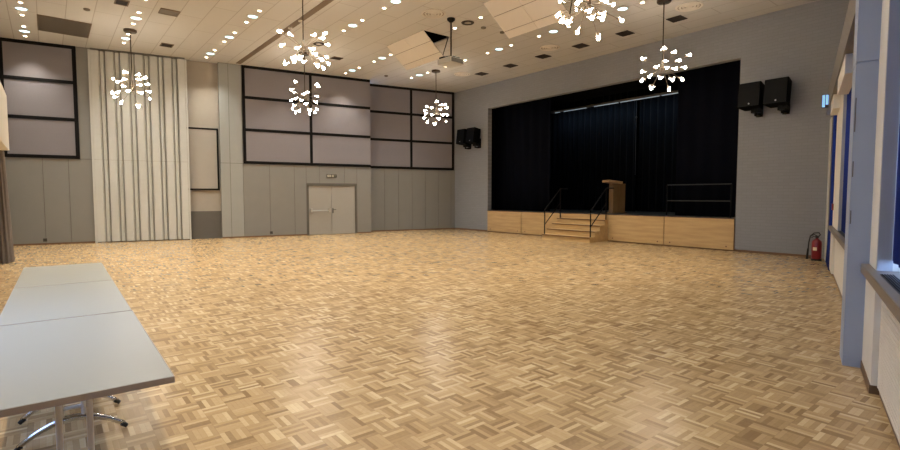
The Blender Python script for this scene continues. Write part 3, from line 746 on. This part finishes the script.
# projector on a ceiling pole
pr = thing('projector', 'grey projector hanging from the ceiling on a thin dark pole', 'projector', (-10.78, 8.69, ZC), math.radians(4))
m = MB(); m.lathe([(0, 0), (0.11, 0), (0.11, -0.04), (0.05, -0.10), (0, -0.10)], 20); m.build('ceiling_plate', M['blackmetal'], pr, smooth=True)
m = MB(); m.tube([(0, 0, -0.1), (0, 0, -1.06)], 0.024); m.build('pole', M['bronze'], pr)
m = MB(); m.box(-0.22, -0.02, -0.24, -0.2, -1.08, -1.04); m.box(-0.05, 0.2, -0.1, 0.14, -1.09, -1.05); m.tube([(-0.18, -0.2, -1.05), (0, 0, -1.0)], 0.02); m.build('mount', M['blackmetal'], pr)
m = MB(); m.box(-0.26, 0.26, -0.27, 0.24, -1.24, -1.09); m.build('body', M['projector'], pr, bevel=0.02)
m = MB(); m.box(0.255, 0.268, -0.23, 0.2, -1.22, -1.11); m.build('vent_side', M['projdark'], pr)
m = MB(); m.tube([(0.08, 0.23, -1.165), (0.08, 0.29, -1.165)], 0.055, 16); m.build('lens', M['blackmetal'], pr)

# ------------------------------------------------------------------ sputnik chandeliers
CH = {
'A': [(0.37, -0.23, 0.44), (-0.27, -0.47, 0.31), (0.53, -0.27, 0.18), (0.44, -0.43, 0.09), (-0.56, -0.2, 0.17), (0.47, 0.13, 0.39), (0.42, 0.32, 0.33), (-0.39, 0.25, 0.41), (0.6, 0.15, 0.05), (0.48, 0.37, 0.12), (-0.33, -0.51, -0.13), (0.38, -0.44, -0.22), (0.57, -0.18, -0.18), (-0.35, -0.45, -0.25), (0.57, 0.17, -0.19), (0.46, 0.41, -0.1), (-0.29, 0.51, -0.19), (0.18, -0.33, -0.49), (0.21, 0.12, -0.57)],
'B': [(-0.1, -0.56, 0.33), (-0.42, -0.18, 0.42), (0.13, -0.6, -0.07), (0.49, -0.35, -0.16), (-0.18, 0.38, 0.45), (0.33, 0.43, 0.37), (0.52, 0.28, 0.18), (0.29, 0.52, 0.12), (0.6, -0.01, -0.15), (0.56, 0.07, -0.25), (-0.43, -0.3, -0.33), (0.28, -0.35, -0.43), (0.42, -0.27, -0.37), (-0.55, 0.23, -0.16), (0.31, -0.4, -0.36), (0.45, 0.28, -0.32), (0.0, 0.61, -0.1), (0.18, 0.57, -0.31), (0.36, 0.2, -0.46), (0.1, 0.47, -0.42)],
'C': [(0.0, -0.36, 0.5), (0.3, 0.35, 0.45), (0.28, 0.42, 0.38), (0.15, -0.58, 0.15), (-0.54, -0.18, 0.23), (0.56, -0.27, -0.03), (0.6, -0.15, 0.04), (-0.2, 0.58, 0.11), (0.11, -0.57, -0.22), (0.33, -0.49, -0.18), (-0.61, 0.1, -0.03), (0.48, -0.16, -0.36), (0.52, 0.22, -0.25), (-0.49, -0.23, -0.3), (-0.24, -0.38, -0.45), (0.08, -0.25, -0.56), (-0.2, -0.28, -0.58), (0.31, 0.05, -0.54), (-0.03, 0.18, -0.6), (0.11, 0.42, -0.43), (0.07, 0.35, -0.55)],
'D': [(0.42, -0.28, 0.36), (-0.53, -0.1, 0.3), (0.04, -0.62, -0.01), (0.07, -0.6, -0.15), (-0.53, -0.25, -0.2), (-0.03, -0.43, -0.45), (0.19, -0.22, -0.55), (-0.19, 0.45, 0.38), (0.56, 0.06, 0.25), (0.6, 0.1, 0.11), (-0.01, 0.62, -0.05), (0.58, -0.08, -0.2), (0.47, -0.21, -0.35), (0.01, 0.52, -0.33), (0.36, -0.5, 0.08), (0.58, -0.22, 0.02), (-0.58, 0.21, -0.02)],
'E': [(0.18, -0.57, -0.17), (-0.51, 0.33, 0.11), (0.33, -0.42, -0.32), (0.55, -0.23, -0.16), (0.16, 0.59, 0.08), (0.47, -0.18, -0.36), (0.42, -0.14, -0.43), (0.46, 0.42, -0.34), (0.32, -0.32, -0.42), (-0.1, -0.45, -0.41), (-0.6, 0.0, -0.17), (-0.06, -0.24, -0.57), (0.06, 0.26, -0.61), (-0.58, -0.12, 0.2), (-0.48, -0.33, -0.16), (-0.31, -0.42, -0.33), (-0.58, 0.11, -0.18), (0.33, -0.52, -0.04), (0.46, -0.41, 0.0), (-0.46, 0.11, 0.4), (0.56, -0.27, -0.03), (0.24, -0.56, 0.14), (-0.11, 0.3, 0.53)],
'F': [(0.26, -0.42, 0.38), (0.13, 0.4, 0.46), (0.61, 0.23, 0.24), (-0.3, -0.5, 0.21), (-0.2, 0.51, 0.29), (0.58, -0.23, 0.03), (0.15, -0.59, -0.11), (-0.19, 0.58, 0.12), (0.52, -0.29, -0.18), (0.61, 0.01, -0.12), (-0.62, 0.04, 0.01), (-0.06, -0.54, -0.31), (-0.48, -0.21, -0.3), (-0.33, 0.5, -0.14), (0.4, -0.21, -0.43), (0.41, 0.28, -0.35), (-0.37, 0.1, -0.48), (0.1, 0.18, -0.58)]}
CP = {'A': (-17.33, 2.03, 4.66), 'B': (-11.0, 4.6, 4.86), 'C': (-16.42, 6.89, 4.9), 'D': (-15.52, 11.77, 4.77), 'E': (-5.55, 7.6, 4.95), 'F': (-6.51, 11.96, 4.72)}
CL = {'A': 'sputnik chandelier hanging before the pleated partition', 'B': 'larger nearer sputnik chandelier with long rod left of picture centre',
      'C': 'sputnik chandelier in front of the framed panels, just below the nearer one', 'D': 'smallest sputnik chandelier hanging in the far corner beyond the projector',
      'E': 'large sputnik chandelier cut by the top edge, beside the tilted reflector', 'F': 'sputnik chandelier hanging before the stage opening, near the right speakers'}
bulb_me = bulb_mesh = None
def bulb_proto():
    m = MB(); m.lathe([(0, 0.064), (0.016, 0.062), (0.029, 0.047), (0.032, 0.032), (0.026, 0.011), (0.013, 0.0)], 14)
    for a in (0.5, 3.1):
        c, s_ = math.cos(a), math.sin(a); m.tube([(0.01 * c, 0.01 * s_, 0.03), (0.045 * c, 0.045 * s_, 0.0), (0.07 * c, 0.07 * s_, -0.03)], [0.009, 0.008, 0.004], 6)
    o = m.build('bulb', M['bulb'], smooth=True); me = o.data; bpy.data.objects.remove(o)
    m = MB(); m.tube([(0, 0, 0.03), (0, 0, 0.52)], 0.0048, 6); m.lathe([(0.008, 0.45), (0.014, 0.48), (0.017, 0.535), (0, 0.535)], 10)
    for k in range(2):
        a = k * PI + 0.4; m.tube([(0.0, 0, 0.45), (0.09 * math.cos(a), 0.09 * math.sin(a), 0.5)], 0.006, 5)
    o = m.build('arm', M['socket'], smooth=True); ma = o.data; bpy.data.objects.remove(o)
    m = MB(); m.lathe([(0, 0.05), (0.02, 0.045), (0.026, 0.025), (0.014, 0.0), (0, 0)], 10); o = m.build('small', M['bulb'], smooth=True); ms = o.data; bpy.data.objects.remove(o)
    return me, ma, ms
bme, ame, sme = bulb_proto()
for k, dirs in CH.items():
    x, y, z = CP[k]
    t = thing('chandelier', CL[k], 'chandelier', (x, y, z), 0, 'sputnik chandeliers over the hall')
    h = ZC - z
    m = MB(); m.lathe([(0, h), (0.17, h), (0.17, h - 0.05), (0.15, h - 0.07), (0, h - 0.07)], 24); m.build('canopy', M['bronze'], t)
    m = MB(); m.tube([(0, 0, h - 0.06), (0, 0, 0.12)], 0.014, 8); m.build('rod', M['bronze'], t)
    m = MB(); m.lathe([(0, 0.18), (0.022, 0.17), (0.03, 0.06), (0.05, 0.03), (0.05, -0.03), (0.03, -0.06), (0, -0.1)], 16); m.build('hub', M['socket'], t, smooth=True)
    for d in dirs:
        v = Vector(d); q = v.to_track_quat('Z', 'Y'); L = v.length
        a = bpy.data.objects.new('arm', ame); COL.objects.link(a); a.parent = t; a.rotation_mode = 'QUATERNION'; a.rotation_quaternion = q; a.scale = (1, 1, (L - 0.08) / 0.535)
        b = bpy.data.objects.new('bulb', bme); COL.objects.link(b); b.parent = a; b.location = (0, 0, 0.535); b.scale = (1, 1, 0.535 / (L - 0.08))

# ------------------------------------------------------------------ folding tables
def table(x0, x1, yc, lab, group='grey folding tables in a row'):
    L = (x1 - x0); t = thing('folding_table', lab, 'table', ((x0 + x1) / 2, yc, 0), math.radians(-0.8), group)
    a = L / 2 - 0.011; W = 0.36
    m = MB(); m.box(-a, a, -W, W, 0.712, 0.74); top = m.build('tabletop', M['table'], t, bevel=0.004)
    m = MB()
    for p, q, r, s in ((-a - 0.003, a + 0.003, -W - 0.003, -W), (-a - 0.003, a + 0.003, W, W + 0.003), (-a - 0.003, -a, -W, W), (a, a + 0.003, -W, W)): m.box(p, q, r, s, 0.710, 0.7385)
    m.build('edge_band', M['table_edge'], top)
    for sx in (-1, 1):
        X = sx * (L / 2 - 0.24)
        lg = MB()
        for yy in (-0.055, 0.055): lg.tube([(X, yy, 0.70), (X, yy, 0.14)], 0.0128, 12)
        lg.box(X - 0.03, X + 0.03, -0.22, 0.22, 0.690, 0.712); lg.tube([(X, -0.055, 0.21), (X, 0.055, 0.21)], 0.012, 8)
        leg = lg.build('leg', M['alu'], t)
        ft = MB(); pts = [(X, yy, 0.032 + 0.112 * (1 - (abs(yy) / 0.27) ** 1.9)) for yy in [-0.27 + 0.027 * k for k in range(21)]]
        ft.tube(pts, [0.014 + 0.008 * (1 - abs(p[1]) / 0.27) for p in pts], 10); ft.build('arched_foot', M['chrome'], leg, smooth=True)
        for s in (-1, 1):
            cp_ = MB(); cp_.tube([(X, s * 0.258, 0.036), (X, s * 0.285, 0.011)], [0.017, 0.013], 10); cp_.build('foot_cap', M['rubber'], leg)
    m = MB()
    for yy in (-0.1, 0.1): m.tube([(-L / 2 + 0.24, yy, 0.695), (L / 2 - 0.24, yy, 0.695)], 0.012, 8)
    m.build('stretcher', M['alu'], t)
table(-4.16, -2.50, 0.065, 'grey folding table nearest the camera, its chrome foot visible')
table(-5.79, -4.16, 0.085, 'grey folding table in the middle of the row of three')
table(-7.42, -5.79, 0.108, 'grey folding table farthest from the camera in the row')

# ------------------------------------------------------------------ daylight, camera, view
w = bpy.data.worlds.new('daylight'); S.world = w; w.use_nodes = True
bg = w.node_tree.nodes['Background']; bg.inputs[0].default_value = (0.38, 0.57, 1.0, 1); bg.inputs[1].default_value = 8.5
def portal(loc, rot, sx, sy):
    l = bpy.data.lights.new('portal', 'AREA'); l.shape = 'RECTANGLE'; l.size = sx; l.size_y = sy; l.cycles.is_portal = True
    o = bpy.data.objects.new('portal', l); COL.objects.link(o); o.location = loc; o.rotation_euler = rot
portal(((DX0 + DX1) / 2, -1.31, 1.95), (PI / 2, 0, 0), DX1 - DX0, 1.9)

cd = bpy.data.cameras.new('camera'); cam = bpy.data.objects.new('camera', cd); COL.objects.link(cam)
cd.sensor_width = 36; cd.lens = 500 / 900 * 36; cd.clip_start = 0.05; cd.clip_end = 100
cam.location = (0, 0, 1.55)
az = math.radians(38.7523); pt_ = math.radians(3.3194)
fwd = Vector((-math.cos(az) * math.cos(pt_), math.sin(az) * math.cos(pt_), -math.sin(pt_)))
cam.rotation_euler = fwd.to_track_quat('-Z', 'Y').to_euler()
S.camera = cam
S.view_settings.view_transform = 'Standard'; S.view_settings.look = 'None'; S.view_settings.gamma = 1; S.view_settings.use_curve_mapping = False
S.view_settings.exposure = 0.0
